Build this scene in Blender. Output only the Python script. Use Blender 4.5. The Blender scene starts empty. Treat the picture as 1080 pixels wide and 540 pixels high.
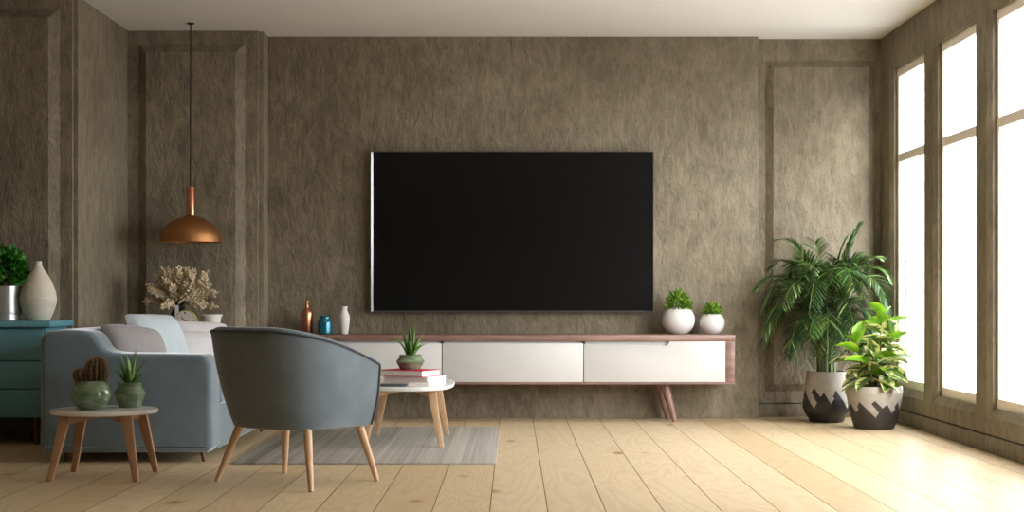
import bpy, bmesh, math, random
from mathutils import Vector, Matrix, Quaternion
R = math.radians
PI = math.pi
random.seed(7)
sc = bpy.context.scene
COL = sc.collection

# ------------------------------------------------------------------ camera, world, light, exposure
cam_d = bpy.data.cameras.new('camera')
cam = bpy.data.objects.new('camera', cam_d); COL.objects.link(cam); sc.camera = cam
cam.location = (0, 0, 0.9); cam.rotation_euler = (R(90), 0, 0)
cam_d.sensor_width = 36; cam_d.lens = 1600/1080*36
cam_d.shift_x = -1/1080; cam_d.shift_y = 42/1080
cam_d.clip_start = 0.05; cam_d.clip_end = 200

w = bpy.data.worlds.new('sky'); sc.world = w; w.use_nodes = True
bg = w.node_tree.nodes['Background']
bg.inputs['Color'].default_value = (0.97, 1.0, 1.01, 1)
bg.inputs['Strength'].default_value = 11.0
_nt = w.node_tree            # bright overcast sky above, dimmer ground below the horizon
_tc = _nt.nodes.new('ShaderNodeTexCoord'); _sp = _nt.nodes.new('ShaderNodeSeparateXYZ'); _rp = _nt.nodes.new('ShaderNodeValToRGB')
_nt.links.new(_tc.outputs['Generated'], _sp.inputs[0])
_mr = _nt.nodes.new('ShaderNodeMapRange'); _mr.inputs['From Min'].default_value = -1; _mr.inputs['From Max'].default_value = 1
_nt.links.new(_sp.outputs[2], _mr.inputs['Value']); _nt.links.new(_mr.outputs[0], _rp.inputs['Fac'])
_rp.color_ramp.elements[0].position = 0.46; _rp.color_ramp.elements[0].color = (0.42, 0.425, 0.43, 1)
_rp.color_ramp.elements[1].position = 0.54; _rp.color_ramp.elements[1].color = (0.945, 0.985, 1.03, 1)
_nt.links.new(_rp.outputs['Color'], bg.inputs['Color'])

sc.view_settings.view_transform = 'Standard'; sc.view_settings.look = 'None'
sc.view_settings.gamma = 1; sc.view_settings.use_curve_mapping = False
sc.view_settings.exposure = 0.12
sc.cycles.use_denoising = True
sc.cycles.max_bounces = 10; sc.cycles.diffuse_bounces = 6; sc.cycles.glossy_bounces = 4
sc.cycles.transparent_max_bounces = 12
sc.cycles.sample_clamp_indirect = 8
sc.cycles.caustics_reflective = False; sc.cycles.caustics_refractive = False

sd_ = bpy.data.lights.new('soft_sun', 'SUN'); sd_.energy = 4.2; sd_.angle = R(35); sd_.color = (1.0, 0.99, 0.97)
sun = bpy.data.objects.new('soft_sun', sd_); COL.objects.link(sun); sun.location = (8, -6, 5)
sun.rotation_euler = Vector((-0.44, 0.82, -0.40)).to_track_quat('-Z', 'Y').to_euler()
WX = 2.73                       # window wall
OZ0, OZ1 = 0.25, 2.535          # window openings
OPEN = [(10.95-1.125*k-0.835, 10.95-1.125*k) for k in range(6)]
for (y0, y1) in OPEN:           # sky portals in the window openings: guide the daylight sampling
    ld = bpy.data.lights.new('window_daylight', 'AREA'); ld.shape = 'RECTANGLE'
    ld.size = OZ1-OZ0; ld.size_y = y1-y0
    lo = bpy.data.objects.new('window_daylight', ld); COL.objects.link(lo)
    lo.location = (WX+0.10, (y0+y1)/2, (OZ0+OZ1)/2); lo.rotation_euler = (0, R(90), 0)
    ld.cycles.is_portal = True

# ------------------------------------------------------------------ material helpers
def new_mat(name):
    m = bpy.data.materials.new(name); m.use_nodes = True
    nt = m.node_tree; b = nt.nodes['Principled BSDF']
    return m, nt, b
def S(r, g, b):                 # sRGB 0-255 -> linear
    f = lambda c: (c/255/12.92) if c/255 <= 0.04045 else ((c/255+0.055)/1.055)**2.4
    return (f(r), f(g), f(b), 1)
def N(nt, t, **kw):
    n = nt.nodes.new(t)
    for k, v in kw.items(): setattr(n, k, v)
    return n
def coords(nt, scale=(1,1,1), kind='Object', rot=(0,0,0)):
    tc = N(nt, 'ShaderNodeTexCoord'); mp = N(nt, 'ShaderNodeMapping')
    mp.inputs['Scale'].default_value = scale; mp.inputs['Rotation'].default_value = rot
    nt.links.new(tc.outputs[kind], mp.inputs['Vector']); return mp.outputs['Vector']
def noise(nt, vec, scale, detail=4, rough=0.55, dist=0.0):
    n = N(nt, 'ShaderNodeTexNoise'); n.inputs['Scale'].default_value = scale
    n.inputs['Detail'].default_value = detail; n.inputs['Roughness'].default_value = rough
    n.inputs['Distortion'].default_value = dist
    nt.links.new(vec, n.inputs['Vector']); return n.outputs['Fac']
def ramp(nt, fac, stops, interp='LINEAR'):
    r = N(nt, 'ShaderNodeValToRGB'); r.color_ramp.interpolation = interp
    el = r.color_ramp.elements
    while len(el) < len(stops): el.new(0.5)
    for e, (p, c) in zip(el, stops): e.position = p; e.color = c
    nt.links.new(fac, r.inputs['Fac']); return r.outputs['Color']
def mixc(nt, fac, a, b, mode='MIX'):
    m = N(nt, 'ShaderNodeMix', data_type='RGBA', blend_type=mode)
    for sock, v in ((m.inputs[0], fac), (m.inputs[6], a), (m.inputs[7], b)):
        if hasattr(v, 'links') or hasattr(v, 'is_linked'): nt.links.new(v, sock)
        else: sock.default_value = v
    return m.outputs[2]
def mth(nt, op, a, b=None):
    m = N(nt, 'ShaderNodeMath', operation=op)
    for s, v in ((m.inputs[0], a), (m.inputs[1], b)):
        if v is None: continue
        if hasattr(v, 'is_linked'): nt.links.new(v, s)
        else: s.default_value = v
    return m.outputs[0]
def bump(nt, b, h, strength=0.3, dist=0.01):
    bp = N(nt, 'ShaderNodeBump'); bp.inputs['Strength'].default_value = strength
    bp.inputs['Distance'].default_value = dist
    nt.links.new(h, bp.inputs['Height']); nt.links.new(bp.outputs['Normal'], b.inputs['Normal'])
def plain(name, col, rough=0.5, metal=0.0, nscale=0, namp=0.08, bstr=0, coat=0, sheen=0, spec=None, stretch=(1,1,1)):
    m, nt, b = new_mat(name)
    b.inputs['Roughness'].default_value = rough; b.inputs['Metallic'].default_value = metal
    b.inputs['Coat Weight'].default_value = coat
    if spec is not None: b.inputs['Specular IOR Level'].default_value = spec
    if sheen:
        b.inputs['Sheen Weight'].default_value = sheen; b.inputs['Sheen Roughness'].default_value = 0.4
    sc_ = nscale or 6
    v = coords(nt, stretch); n = noise(nt, v, sc_, 3)
    lo = tuple(c*(1-namp) for c in col[:3])+(1,); hi = tuple(min(1, c*(1+namp)) for c in col[:3])+(1,)
    nt.links.new(ramp(nt, n, [(0.3, lo), (0.7, hi)]), b.inputs['Base Color'])
    if bstr: bump(nt, b, noise(nt, v, sc_*6, 4), bstr, 0.004)
    return m

def plaster(name, mul=1.0):
    m, nt, b = new_mat(name)
    v = coords(nt)
    vs = coords(nt, (1, 1, 0.45))
    a = noise(nt, v, 1.3, 5, 0.6)
    c1 = ramp(nt, a, [(0.32, (0.170*mul, 0.138*mul, 0.089*mul, 1)), (0.68, (0.274*mul, 0.233*mul, 0.165*mul, 1))])
    tr = noise(nt, vs, 13, 6, 0.72, 0.35)
    c2 = ramp(nt, tr, [(0.35, (0.74, 0.72, 0.69, 1)), (0.62, (1.16, 1.15, 1.13, 1))])
    c = mixc(nt, 1.0, c1, c2, 'MULTIPLY')
    pit = noise(nt, vs, 38, 3, 0.6, 0.4)
    c3 = ramp(nt, pit, [(0.27, (0.62, 0.6, 0.58, 1)), (0.40, (1, 1, 1, 1))])
    c = mixc(nt, 1.0, c, c3, 'MULTIPLY')
    nt.links.new(c, b.inputs['Base Color'])
    b.inputs['Roughness'].default_value = 0.62
    b.inputs['Specular IOR Level'].default_value = 0.35
    h = mth(nt, 'ADD', mth(nt, 'MULTIPLY', tr, 1.0), mth(nt, 'MULTIPLY', noise(nt, vs, 34, 5, 0.65, 0.3), 0.5))
    bump(nt, b, h, 0.75, 0.024)
    return m

def wood(name, dark, light, axis='Z', scale=9, rough=0.45, stretch=0.12, knots=False, coat=0.0):
    m, nt, b = new_mat(name)
    s = [1, 1, 1]; s['XYZ'.index(axis)] = stretch
    v = coords(nt, s)
    n = noise(nt, v, scale, 5, 0.6, 1.5)
    n2 = noise(nt, v, scale*7, 3, 0.7)
    c = ramp(nt, n, [(0.3, dark), (0.7, light)])
    c2 = ramp(nt, n2, [(0.3, (0.86, 0.85, 0.84, 1)), (0.7, (1.06, 1.06, 1.06, 1))])
    nt.links.new(mixc(nt, 1.0, c, c2, 'MULTIPLY'), b.inputs['Base Color'])
    b.inputs['Roughness'].default_value = rough; b.inputs['Coat Weight'].default_value = coat
    bump(nt, b, n2, 0.12, 0.002)
    return m

def floor_mat():
    m, nt, b = new_mat('pine_planks')
    tc = N(nt, 'ShaderNodeTexCoord'); sp = N(nt, 'ShaderNodeSeparateXYZ'); cb = N(nt, 'ShaderNodeCombineXYZ')
    nt.links.new(tc.outputs['Object'], sp.inputs[0])
    nt.links.new(mth(nt, 'ADD', sp.outputs[1], 3.3), cb.inputs[0])
    nt.links.new(mth(nt, 'ADD', sp.outputs[0], 0.097+0.2425*40), cb.inputs[1])
    br = N(nt, 'ShaderNodeTexBrick'); br.offset = 0.37; br.offset_frequency = 2; br.squash = 1
    nt.links.new(cb.outputs[0], br.inputs['Vector'])
    br.inputs['Scale'].default_value = 1; br.inputs['Brick Width'].default_value = 9.3
    br.inputs['Row Height'].default_value = 0.2425; br.inputs['Mortar Size'].default_value = 0.0026
    br.inputs['Mortar Smooth'].default_value = 0.3; br.inputs['Bias'].default_value = 0
    br.inputs['Color1'].default_value = (0, 0, 0, 1); br.inputs['Color2'].default_value = (1, 1, 1, 1)
    br.inputs['Mortar'].default_value = (0.5, 0.5, 0.5, 1)
    base = ramp(nt, br.outputs['Color'], [(0, S(196, 171, 135)), (0.5, S(203, 180, 145)), (1, S(210, 189, 156))])
    # per plank offset so that the grain breaks at each seam
    off = N(nt, 'ShaderNodeVectorMath', operation='ADD')
    sc3 = N(nt, 'ShaderNodeVectorMath', operation='MULTIPLY'); sc3.inputs[1].default_value = (9.0, 13.0, 5.0)
    nt.links.new(br.outputs['Color'], sc3.inputs[0])
    nt.links.new(tc.outputs['Object'], off.inputs[0]); nt.links.new(sc3.outputs[0], off.inputs[1])
    mp = N(nt, 'ShaderNodeMapping'); mp.inputs['Scale'].default_value = (1, 0.16, 1); nt.links.new(off.outputs[0], mp.inputs['Vector'])
    # cathedral grain: rings of a distorted field
    f = noise(nt, mp.outputs[0], 3.2, 2, 0.4, 0.6)
    rings = mth(nt, 'FRACT', mth(nt, 'MULTIPLY', f, 16.0))
    tri = mth(nt, 'ABSOLUTE', mth(nt, 'SUBTRACT', rings, 0.5))
    grain = ramp(nt, tri, [(0.0, (0.93, 0.91, 0.875, 1)), (0.25, (1.0, 1.0, 1.0, 1)), (0.5, (1.02, 1.02, 1.02, 1))])
    fine = ramp(nt, noise(nt, mp.outputs[0], 60, 3, 0.6), [(0.3, (0.95, 0.94, 0.92, 1)), (0.7, (1.03, 1.03, 1.03, 1))])
    mp2 = N(nt, 'ShaderNodeMapping'); mp2.inputs['Scale'].default_value = (2.3, 1.2, 1); nt.links.new(off.outputs[0], mp2.inputs['Vector'])
    vo = N(nt, 'ShaderNodeTexVoronoi'); vo.inputs['Scale'].default_value = 1.0; nt.links.new(mp2.outputs[0], vo.inputs['Vector'])
    knot = ramp(nt, vo.outputs['Distance'], [(0.0, S(150, 100, 58)), (0.05, S(190, 144, 98)), (0.12, (1, 1, 1, 1))])
    c = mixc(nt, 1.0, base, grain, 'MULTIPLY'); c = mixc(nt, 1.0, c, fine, 'MULTIPLY'); c = mixc(nt, 0.8, c, knot, 'MULTIPLY')
    c = mixc(nt, br.outputs['Fac'], c, S(112, 82, 50))
    nt.links.new(c, b.inputs['Base Color'])
    b.inputs['Roughness'].default_value = 0.40; b.inputs['IOR'].default_value = 1.11
    hh = mth(nt, 'SUBTRACT', 1.0, br.outputs['Fac'])
    bump(nt, b, hh, 0.5, 0.003)
    return m

def attr_mat(name, rough=0.45, trans=0.0, coat=0.0):
    m, nt, b = new_mat(name)
    a = N(nt, 'ShaderNodeAttribute'); a.attribute_name = 'Col'
    nt.links.new(a.outputs['Color'], b.inputs['Base Color'])
    b.inputs['Roughness'].default_value = rough; b.inputs['Coat Weight'].default_value = coat
    if trans:
        t = N(nt, 'ShaderNodeBsdfTranslucent'); mx = N(nt, 'ShaderNodeMixShader'); mx.inputs[0].default_value = trans
        nt.links.new(a.outputs['Color'], t.inputs['Color'])
        out = nt.nodes['Material Output']
        nt.links.new(b.outputs[0], mx.inputs[1]); nt.links.new(t.outputs[0], mx.inputs[2]); nt.links.new(mx.outputs[0], out.inputs[0])
    return m

M = {}
M['plaster'] = plaster('trowelled_plaster')
M['base'] = plaster('trowelled_plaster_board', 0.95)
M['ceiling'] = plain('white_ceiling_paint', S(234, 230, 223), 0.9, nscale=2, namp=0.02)
M['floor'] = floor_mat()
M['frame'] = plain('beige_window_paint', S(238, 230, 216), 0.5, namp=0.03)
M['walnut'] = wood('walnut_veneer', S(112, 84, 74), S(160, 126, 112), 'X', 14, 0.42)
M['walnutz'] = wood('walnut_solid', S(104, 78, 68), S(150, 116, 102), 'Z', 14, 0.42)
M['oak'] = wood('oak_legs', S(190, 150, 112), S(216, 180, 142), 'Z', 16, 0.45)
M['oakdark'] = wood('warm_oak_legs', S(158, 118, 88), S(186, 146, 112), 'Z', 16, 0.45)
M['white_lacq'] = plain('white_door_lacquer', S(203, 201, 198), 0.38, namp=0.02)
M['gap_shade'] = plain('dark_gap_shade', S(70, 62, 55), 0.8)  # painted shade for the slits between the sideboard doors
M['velvet'] = plain('slate_blue_velvet', S(108, 122, 130), 0.75, nscale=5, namp=0.14, bstr=0.08, sheen=0.9, spec=0.2)
M['velvetc'] = plain('slate_grey_velvet', S(108, 118, 124), 0.75, nscale=6, namp=0.13, bstr=0.08, sheen=0.45, spec=0.2)
M['piping'] = plain('dark_slate_piping', S(58, 68, 73), 0.7, sheen=0.2)
M['metal_dark'] = plain('dark_bronze', S(92, 62, 40), 0.4, 0.5)
M['tv_screen'] = plain('black_glass_screen', S(15, 15, 15), 0.25, nscale=1, namp=0.02, spec=0.25)
M['tv_frame'] = plain('brushed_steel', S(150, 150, 150), 0.30, 0.9, namp=0.03)
M['tv_back'] = plain('black_plastic', S(18, 18, 18), 0.5)
M['copper'] = plain('brushed_copper', S(202, 138, 106), 0.30, 1.0, namp=0.06, stretch=(1,1,4))
M['bronze'] = plain('satin_bronze', S(172, 122, 78), 0.5, 1.0, namp=0.05)
M['black'] = plain('black_cable', S(20, 18, 17), 0.5)
M['teal_glaze'] = plain('teal_ceramic_glaze', S(22, 108, 128), 0.18, 0.35, namp=0.1, coat=0.5)
M['white_cer'] = plain('white_ceramic', S(216, 214, 212), 0.32, namp=0.02, coat=0.3)
M['white_matte'] = plain('white_matte_ceramic', S(222, 217, 210), 0.6, nscale=30, namp=0.05, bstr=0.3)
M['cream_cer'] = plain('cream_stoneware', S(214, 204, 184), 0.6, nscale=14, namp=0.07, bstr=0.2, stretch=(1,1,6))
M['marble'] = plain('white_marble', S(230, 227, 224), 0.2, nscale=9, namp=0.05)
M['teal_paint'] = plain('teal_cabinet_paint', S(104, 158, 170), 0.5, namp=0.05)
M['teal_side'] = M['teal_paint']
M['soil'] = plain('potting_soil', S(52, 40, 30), 0.95, nscale=60, namp=0.4, bstr=0.8)
M['rug'] = None
M['pewter'] = plain('satin_silver', S(206, 204, 200), 0.35, 0.75, namp=0.05, stretch=(4,4,1))
M['leaf'] = attr_mat('leaf_green', 0.42, 0.22)
M['palm'] = attr_mat('palm_green', 0.33, 0.12)
M['rubber'] = attr_mat('variegated_leaf', 0.33, 0.10, 0.2)
M['stem'] = plain('plant_stem', S(92, 84, 46), 0.6, nscale=30, namp=0.2)
M['dried'] = plain('dried_plume', S(206, 188, 156), 0.85, nscale=40, namp=0.18)
M['driedstem'] = plain('dried_stem', S(110, 92, 66), 0.8)
M['cactus'] = plain('cactus_skin', S(74, 66, 34), 0.7, nscale=30, namp=0.25, bstr=0.2)
M['spine'] = plain('cactus_spine', S(150, 104, 76), 0.7)
M['pot_light'] = plain('light_concrete', S(168, 160, 148), 0.75, nscale=25, namp=0.08, bstr=0.2)
M['pot_dark'] = plain('charcoal_glaze', S(38, 37, 37), 0.38, nscale=25, namp=0.1, coat=0.2)
M['pot_dark2'] = plain('charcoal_matte', S(56, 52, 48), 0.6, nscale=25, namp=0.12)
M['black_cer'] = plain('black_ceramic', S(24, 23, 22), 0.4)
M['clock_face'] = plain('clock_face_white', S(216, 208, 196), 0.6)
M['clock_rim'] = plain('brass_yellow_rim', S(190, 176, 96), 0.4, 0.3)
M['grey_plastic'] = plain('dark_grey_cover', S(72, 80, 82), 0.5)
M['paper'] = plain('book_pages', S(232, 226, 218), 0.8, nscale=2, namp=0.03, stretch=(1,1,60))
M['red_cover'] = plain('crimson_cover', S(224, 30, 78), 0.5)
M['pink_cover'] = plain('rose_cover', S(206, 120, 122), 0.5)
M['white_cover'] = plain('white_cover', S(228, 224, 222), 0.4)

def rug_mat():
    m, nt, b = new_mat('striped_woven_rug')
    tc = N(nt, 'ShaderNodeTexCoord')
    mp = N(nt, 'ShaderNodeMapping'); mp.inputs['Scale'].default_value = (1, 0.006, 1); nt.links.new(tc.outputs['Object'], mp.inputs[0])
    n = noise(nt, mp.outputs[0], 26, 4, 0.7)
    c = ramp(nt, n, [(0.30, S(146, 140, 129)), (0.42, S(164, 158, 147)), (0.58, S(176, 170, 159)), (0.70, S(196, 190, 178))])
    mp2 = N(nt, 'ShaderNodeMapping'); mp2.inputs['Scale'].default_value = (1, 0.01, 1); nt.links.new(tc.outputs['Object'], mp2.inputs[0])
    n2 = noise(nt, mp2.outputs[0], 9, 1, 0.5)
    c2 = ramp(nt, n2, [(0.36, (0.78, 0.77, 0.76, 1)), (0.40, (1, 1, 1, 1))])
    nt.links.new(mixc(nt, 1.0, c, c2, 'MULTIPLY'), b.inputs['Base Color'])
    b.inputs['Roughness'].default_value = 0.95; b.inputs['Specular IOR Level'].default_value = 0.1
    wv = N(nt, 'ShaderNodeTexWave'); wv.inputs['Scale'].default_value = 60; wv.bands_direction = 'Y'
    nt.links.new(tc.outputs['Object'], wv.inputs[0])
    bump(nt, b, mth(nt, 'ADD', n, wv.outputs['Fac']), 0.5, 0.003)
    return m
M['rug'] = rug_mat()

def linen(name, col):
    m = plain(name, col, 0.9, nscale=8, namp=0.07, bstr=0.35, sheen=0.3, spec=0.15); return m
M['lin_taupe'] = linen('taupe_linen', S(156, 152, 151))
M['lin_blue'] = linen('pale_blue_linen', S(190, 200, 204))
M['lin_grey'] = linen('light_grey_linen', S(206, 203, 203))
M['lin_white'] = linen('off_white_linen', S(214, 211, 211))

def glaze_green():
    m, nt, b = new_mat('celadon_glaze')
    v = coords(nt, (1, 1, 2.2))
    n = noise(nt, v, 16, 5, 0.6, 0.8)
    nt.links.new(ramp(nt, n, [(0.3, S(88, 112, 84)), (0.55, S(116, 140, 108)), (0.8, S(150, 160, 126))]), b.inputs['Base Color'])
    b.inputs['Roughness'].default_value = 0.14; b.inputs['Coat Weight'].default_value = 0.6; b.inputs['Coat Roughness'].default_value = 0.06
    return m
M['celadon'] = glaze_green()

def glass_mat():
    m, nt, b = new_mat('window_glass')
    nt.nodes.remove(b)
    t = N(nt, 'ShaderNodeBsdfTransparent'); g = N(nt, 'ShaderNodeBsdfGlossy'); g.inputs['Roughness'].default_value = 0.02
    ge = N(nt, 'ShaderNodeNewGeometry'); dt = N(nt, 'ShaderNodeVectorMath', operation='DOT_PRODUCT')
    nt.links.new(ge.outputs['Incoming'], dt.inputs[0]); nt.links.new(ge.outputs['Normal'], dt.inputs[1])
    sch = mth(nt, 'POWER', mth(nt, 'SUBTRACT', 1.0, mth(nt, 'ABSOLUTE', dt.outputs['Value'])), 5.0)
    fac = mth(nt, 'ADD', mth(nt, 'MULTIPLY', sch, 0.5), 0.03)
    mx = N(nt, 'ShaderNodeMixShader'); nt.links.new(fac, mx.inputs[0])
    nt.links.new(t.outputs[0], mx.inputs[1]); nt.links.new(g.outputs[0], mx.inputs[2])
    nt.links.new(mx.outputs[0], nt.nodes['Material Output'].inputs[0]); return m
M['glass'] = glass_mat()

# ------------------------------------------------------------------ mesh helpers
class MB:
    def __init__(s): s.v = []; s.f = []; s.mi = []; s.c = []
    def vert(s, p, c=None): s.v.append(tuple(p)); s.c.append(c or (1, 1, 1, 1)); return len(s.v)-1
    def face(s, ids, mi=0): s.f.append(tuple(ids)); s.mi.append(mi)
    def quadp(s, pts, mi=0, c=None): s.face([s.vert(p, c) for p in pts], mi)
    def box(s, x0, x1, y0, y1, z0, z1, mi=0):
        i = [s.vert(p) for p in ((x0,y0,z0),(x1,y0,z0),(x1,y1,z0),(x0,y1,z0),(x0,y0,z1),(x1,y0,z1),(x1,y1,z1),(x0,y1,z1))]
        for q in ((0,3,2,1),(4,5,6,7),(0,1,5,4),(1,2,6,5),(2,3,7,6),(3,0,4,7)): s.face([i[k] for k in q], mi)
    def hexa(s, b, t, mi=0):     # b, t: four corners bottom / top, counter clockwise
        i = [s.vert(p) for p in list(b)+list(t)]
        for q in ((0,3,2,1),(4,5,6,7),(0,1,5,4),(1,2,6,5),(2,3,7,6),(3,0,4,7)): s.face([i[k] for k in q], mi)
    def lathe(s, prof, seg=40, o=(0,0,0), mi=0, cap0=True, cap1=False, mifn=None):
        rings = []
        for (r, z) in prof:
            rings.append([s.vert((o[0]+r*math.cos(2*PI*k/seg), o[1]+r*math.sin(2*PI*k/seg), o[2]+z)) for k in range(seg)])
        for a in range(len(rings)-1):
            for k in range(seg):
                m_ = mifn((k+0.5)/seg, (prof[a][1]+prof[a+1][1])/2) if mifn else mi
                s.face((rings[a][k], rings[a][(k+1)%seg], rings[a+1][(k+1)%seg], rings[a+1][k]), m_)
        if cap0: s.face(list(reversed(rings[0])), mifn(0, prof[0][1]) if mifn else mi)
        if cap1: s.face(rings[-1], mi)
    def tube(s, pts, rad, seg=8, mi=0, c=None, caps=True):
        pts = [Vector(p) for p in pts]; n = len(pts)
        rr = rad if isinstance(rad, (list, tuple)) else [rad]*n
        ref = Vector((0.31, 0.17, 0.93)); rings = []
        for i, p in enumerate(pts):
            d = (pts[min(i+1, n-1)]-pts[max(i-1, 0)]).normalized()
            a = d.cross(ref)
            if a.length < 1e-3: a = d.cross(Vector((1, 0, 0)))
            a.normalize(); b = d.cross(a)
            rings.append([s.vert(p+a*rr[i]*math.cos(2*PI*k/seg)+b*rr[i]*math.sin(2*PI*k/seg), c) for k in range(seg)])
        for i in range(n-1):
            for k in range(seg): s.face((rings[i][k], rings[i][(k+1)%seg], rings[i+1][(k+1)%seg], rings[i+1][k]), mi)
        if caps: s.face(list(reversed(rings[0])), mi); s.face(rings[-1], mi)
    def build(s, name, mats, parent=None, smooth=False, colors=False, bevel=0, bseg=2, subsurf=0, loc=None, rot=None, origin=None):
        me = bpy.data.meshes.new(name)
        off = Vector(origin) if origin is not None else Vector((0, 0, 0))
        me.from_pydata([tuple(Vector(p)-off) for p in s.v], [], s.f)
        if not isinstance(mats, (list, tuple)): mats = [mats]
        for m in mats: me.materials.append(m)
        me.polygons.foreach_set('material_index', s.mi)
        if colors:
            at = me.color_attributes.new('Col', 'FLOAT_COLOR', 'POINT')
            at.data.foreach_set('color', [x for c in s.c for x in c])
        bm = bmesh.new(); bm.from_mesh(me)
        bmesh.ops.recalc_face_normals(bm, faces=bm.faces) if not colors else None
        if bevel:
            bmesh.ops.remove_doubles(bm, verts=bm.verts, dist=1e-5)
            ed = [e for e in bm.edges if len(e.link_faces) == 2 and e.calc_face_angle(0) > 0.5]
            bmesh.ops.bevel(bm, geom=ed, offset=bevel, segments=bseg, profile=0.5, affect='EDGES', clamp_overlap=True)
        bm.to_mesh(me); bm.free()
        if smooth or bevel:
            me.polygons.foreach_set('use_smooth', [True]*len(me.polygons))
            if not colors:
                try: me.set_sharp_from_angle(angle=R(40))
                except Exception: pass
        o = bpy.data.objects.new(name, me); COL.objects.link(o)
        if origin is not None: o.location = off
        if loc: o.location = loc
        if rot: o.rotation_euler = rot
        if subsurf:
            md = o.modifiers.new('sub', 'SUBSURF'); md.levels = md.render_levels = subsurf
        if parent is not None: o.parent = parent
        return o
def tag(o, label, cat, group=None):
    o['label'] = label; o['category'] = cat
    if group: o['group'] = group
    return o
def thing(name, label, cat, loc=(0,0,0), rz=0, group=None):
    o = bpy.data.objects.new(name, None); COL.objects.link(o); o.location = loc; o.rotation_euler = (0, 0, rz)
    o.empty_display_size = 0.1
    return tag(o, label, cat, group)
def struct(o): o['kind'] = 'structure'; return o

# ------------------------------------------------------------------ the room
CZ = 2.807
BY = 11.157      # middle plaster slab
LY = 10.907      # left bay
RY = 11.27       # right bay
LX = -2.77       # side of the left return
NY = 9.63        # near left wall
XL = -4.6; Y0 = -1.2
b = MB(); b.box(XL-0.1, WX+0.25, Y0-0.1, RY+0.2, -0.1, 0); struct(b.build('floor', M['floor']))
b = MB(); b.box(XL-0.1, WX+0.25, Y0-0.1, RY+0.2, CZ, CZ+0.12); struct(b.build('ceiling', M['ceiling']))
b = MB(); b.box(-1.81, 1.803, BY, RY+0.2, 0, CZ); struct(b.build('wall_back', M['plaster'], bevel=0.004))

def raised(b, x0, x1, z0, z1, y, h=0.035, bw=0.05, yb=None):
    """raised field with chamfered border on a wall facing the camera (outer rect at y, field at y-h)"""
    yb = yb or y
    o = [(x0, yb, z0), (x1, yb, z0), (x1, yb, z1), (x0, yb, z1)]
    i = [(x0+bw, y-h, z0+bw), (x1-bw, y-h, z0+bw), (x1-bw, y-h, z1-bw), (x0+bw, y-h, z1-bw)]
    io = [b.vert(p) for p in o]; ii = [b.vert(p) for p in i]
    for k in range(4): b.face((io[k], io[(k+1)%4], ii[(k+1)%4], ii[k]))
    b.face(ii)
# left bay
b = MB(); b.box(LX-0.4, -1.835, LY, RY+0.2, 0, CZ); b.box(-1.835, -1.80, LY+0.035, RY+0.2, 0, CZ)
raised(b, -2.69, -1.925, 0.18, CZ-0.10, LY, 0.04, 0.062)
struct(b.build('wall_back_left', M['plaster']))
# right bay
b = MB(); b.box(1.803, WX+0.2, RY+0.02, RY+0.2, 0, CZ); b.box(1.803, WX+0.01, RY, RY+0.02, 0.105, CZ)
raised(b, 1.875, 2.69, 0.19, CZ-0.16, RY, 0.035, 0.055)
struct(b.build('wall_back_right', M['plaster']))
b = MB(); b.box(1.803, WX-0.001, RY-0.002, RY+0.02, 0, 0.097); struct(b.build('baseboard_back', M['base'], bevel=0.004))
# left return and near left wall
b = MB(); b.box(XL-0.1, LX, NY+0.03, LY+0.4, 0, CZ); b.box(XL-0.1, LX-0.028, NY, NY+0.03, 0, CZ)
raised(b, XL+0.3, -2.875, 0.18, 2.72, NY, 0.04, 0.062)
struct(b.build('wall_left', M['plaster']))
b = MB(); b.box(XL-0.1, XL, Y0, NY+0.03, 0, CZ); struct(b.build('wall_far_left', M['plaster']))
b = MB(); b.box(XL-0.1, WX+0.25, Y0-0.1, Y0, 0, CZ); struct(b.build('wall_front', M['plaster']))

# window wall with chamfered openings
b = MB()
CH = 0.045; RD = 0.14
def rightface(X, grow):
    ys = sorted([(y0-grow, y1+grow) for y0, y1 in OPEN])
    z0, z1 = OZ0-grow, OZ1+grow
    zb = 0.106 if X == WX else 0
    b.quadp([(X, Y0, zb), (X, RY, zb), (X, RY, z0), (X, Y0, z0)])
    b.quadp([(X, Y0, z1), (X, RY, z1), (X, RY, CZ), (X, Y0, CZ)])
    prev = Y0
    for a, c in ys+[(RY, None)]:
        b.quadp([(X, prev, z0), (X, a, z0), (X, a, z1), (X, prev, z1)])
        prev = c
b.quadp([(WX, Y0, 0.106), (WX, RY, 0.106), (WX+0.02, RY, 0.106), (WX+0.02, Y0, 0.106)])
b.quadp([(WX+0.02, Y0, 0.0), (WX+0.02, RY, 0.0), (WX+0.02, RY, 0.106), (WX+0.02, Y0, 0.106)])
rightface(WX, CH); rightface(WX+0.085, 0)
for y0, y1 in OPEN:
    L = [(WX, CH), (WX+0.022, 0), (WX+0.085, 0)]
    rings = [[(X, y0-g, OZ0-g), (X, y1+g, OZ0-g), (X, y1+g, OZ1+g), (X, y0-g, OZ1+g)] for X, g in L]
    for a, c in zip(rings, rings[1:]):
        for k in range(4): b.quadp([a[k], a[(k+1)%4], c[(k+1)%4], c[k]])
struct(b.build('wall_right', M['plaster']))
b = MB(); b.box(WX-0.003, WX+0.018, Y0, RY+0.019, 0, 0.097); struct(b.build('baseboard_right', M['base'], bevel=0.004))
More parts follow.
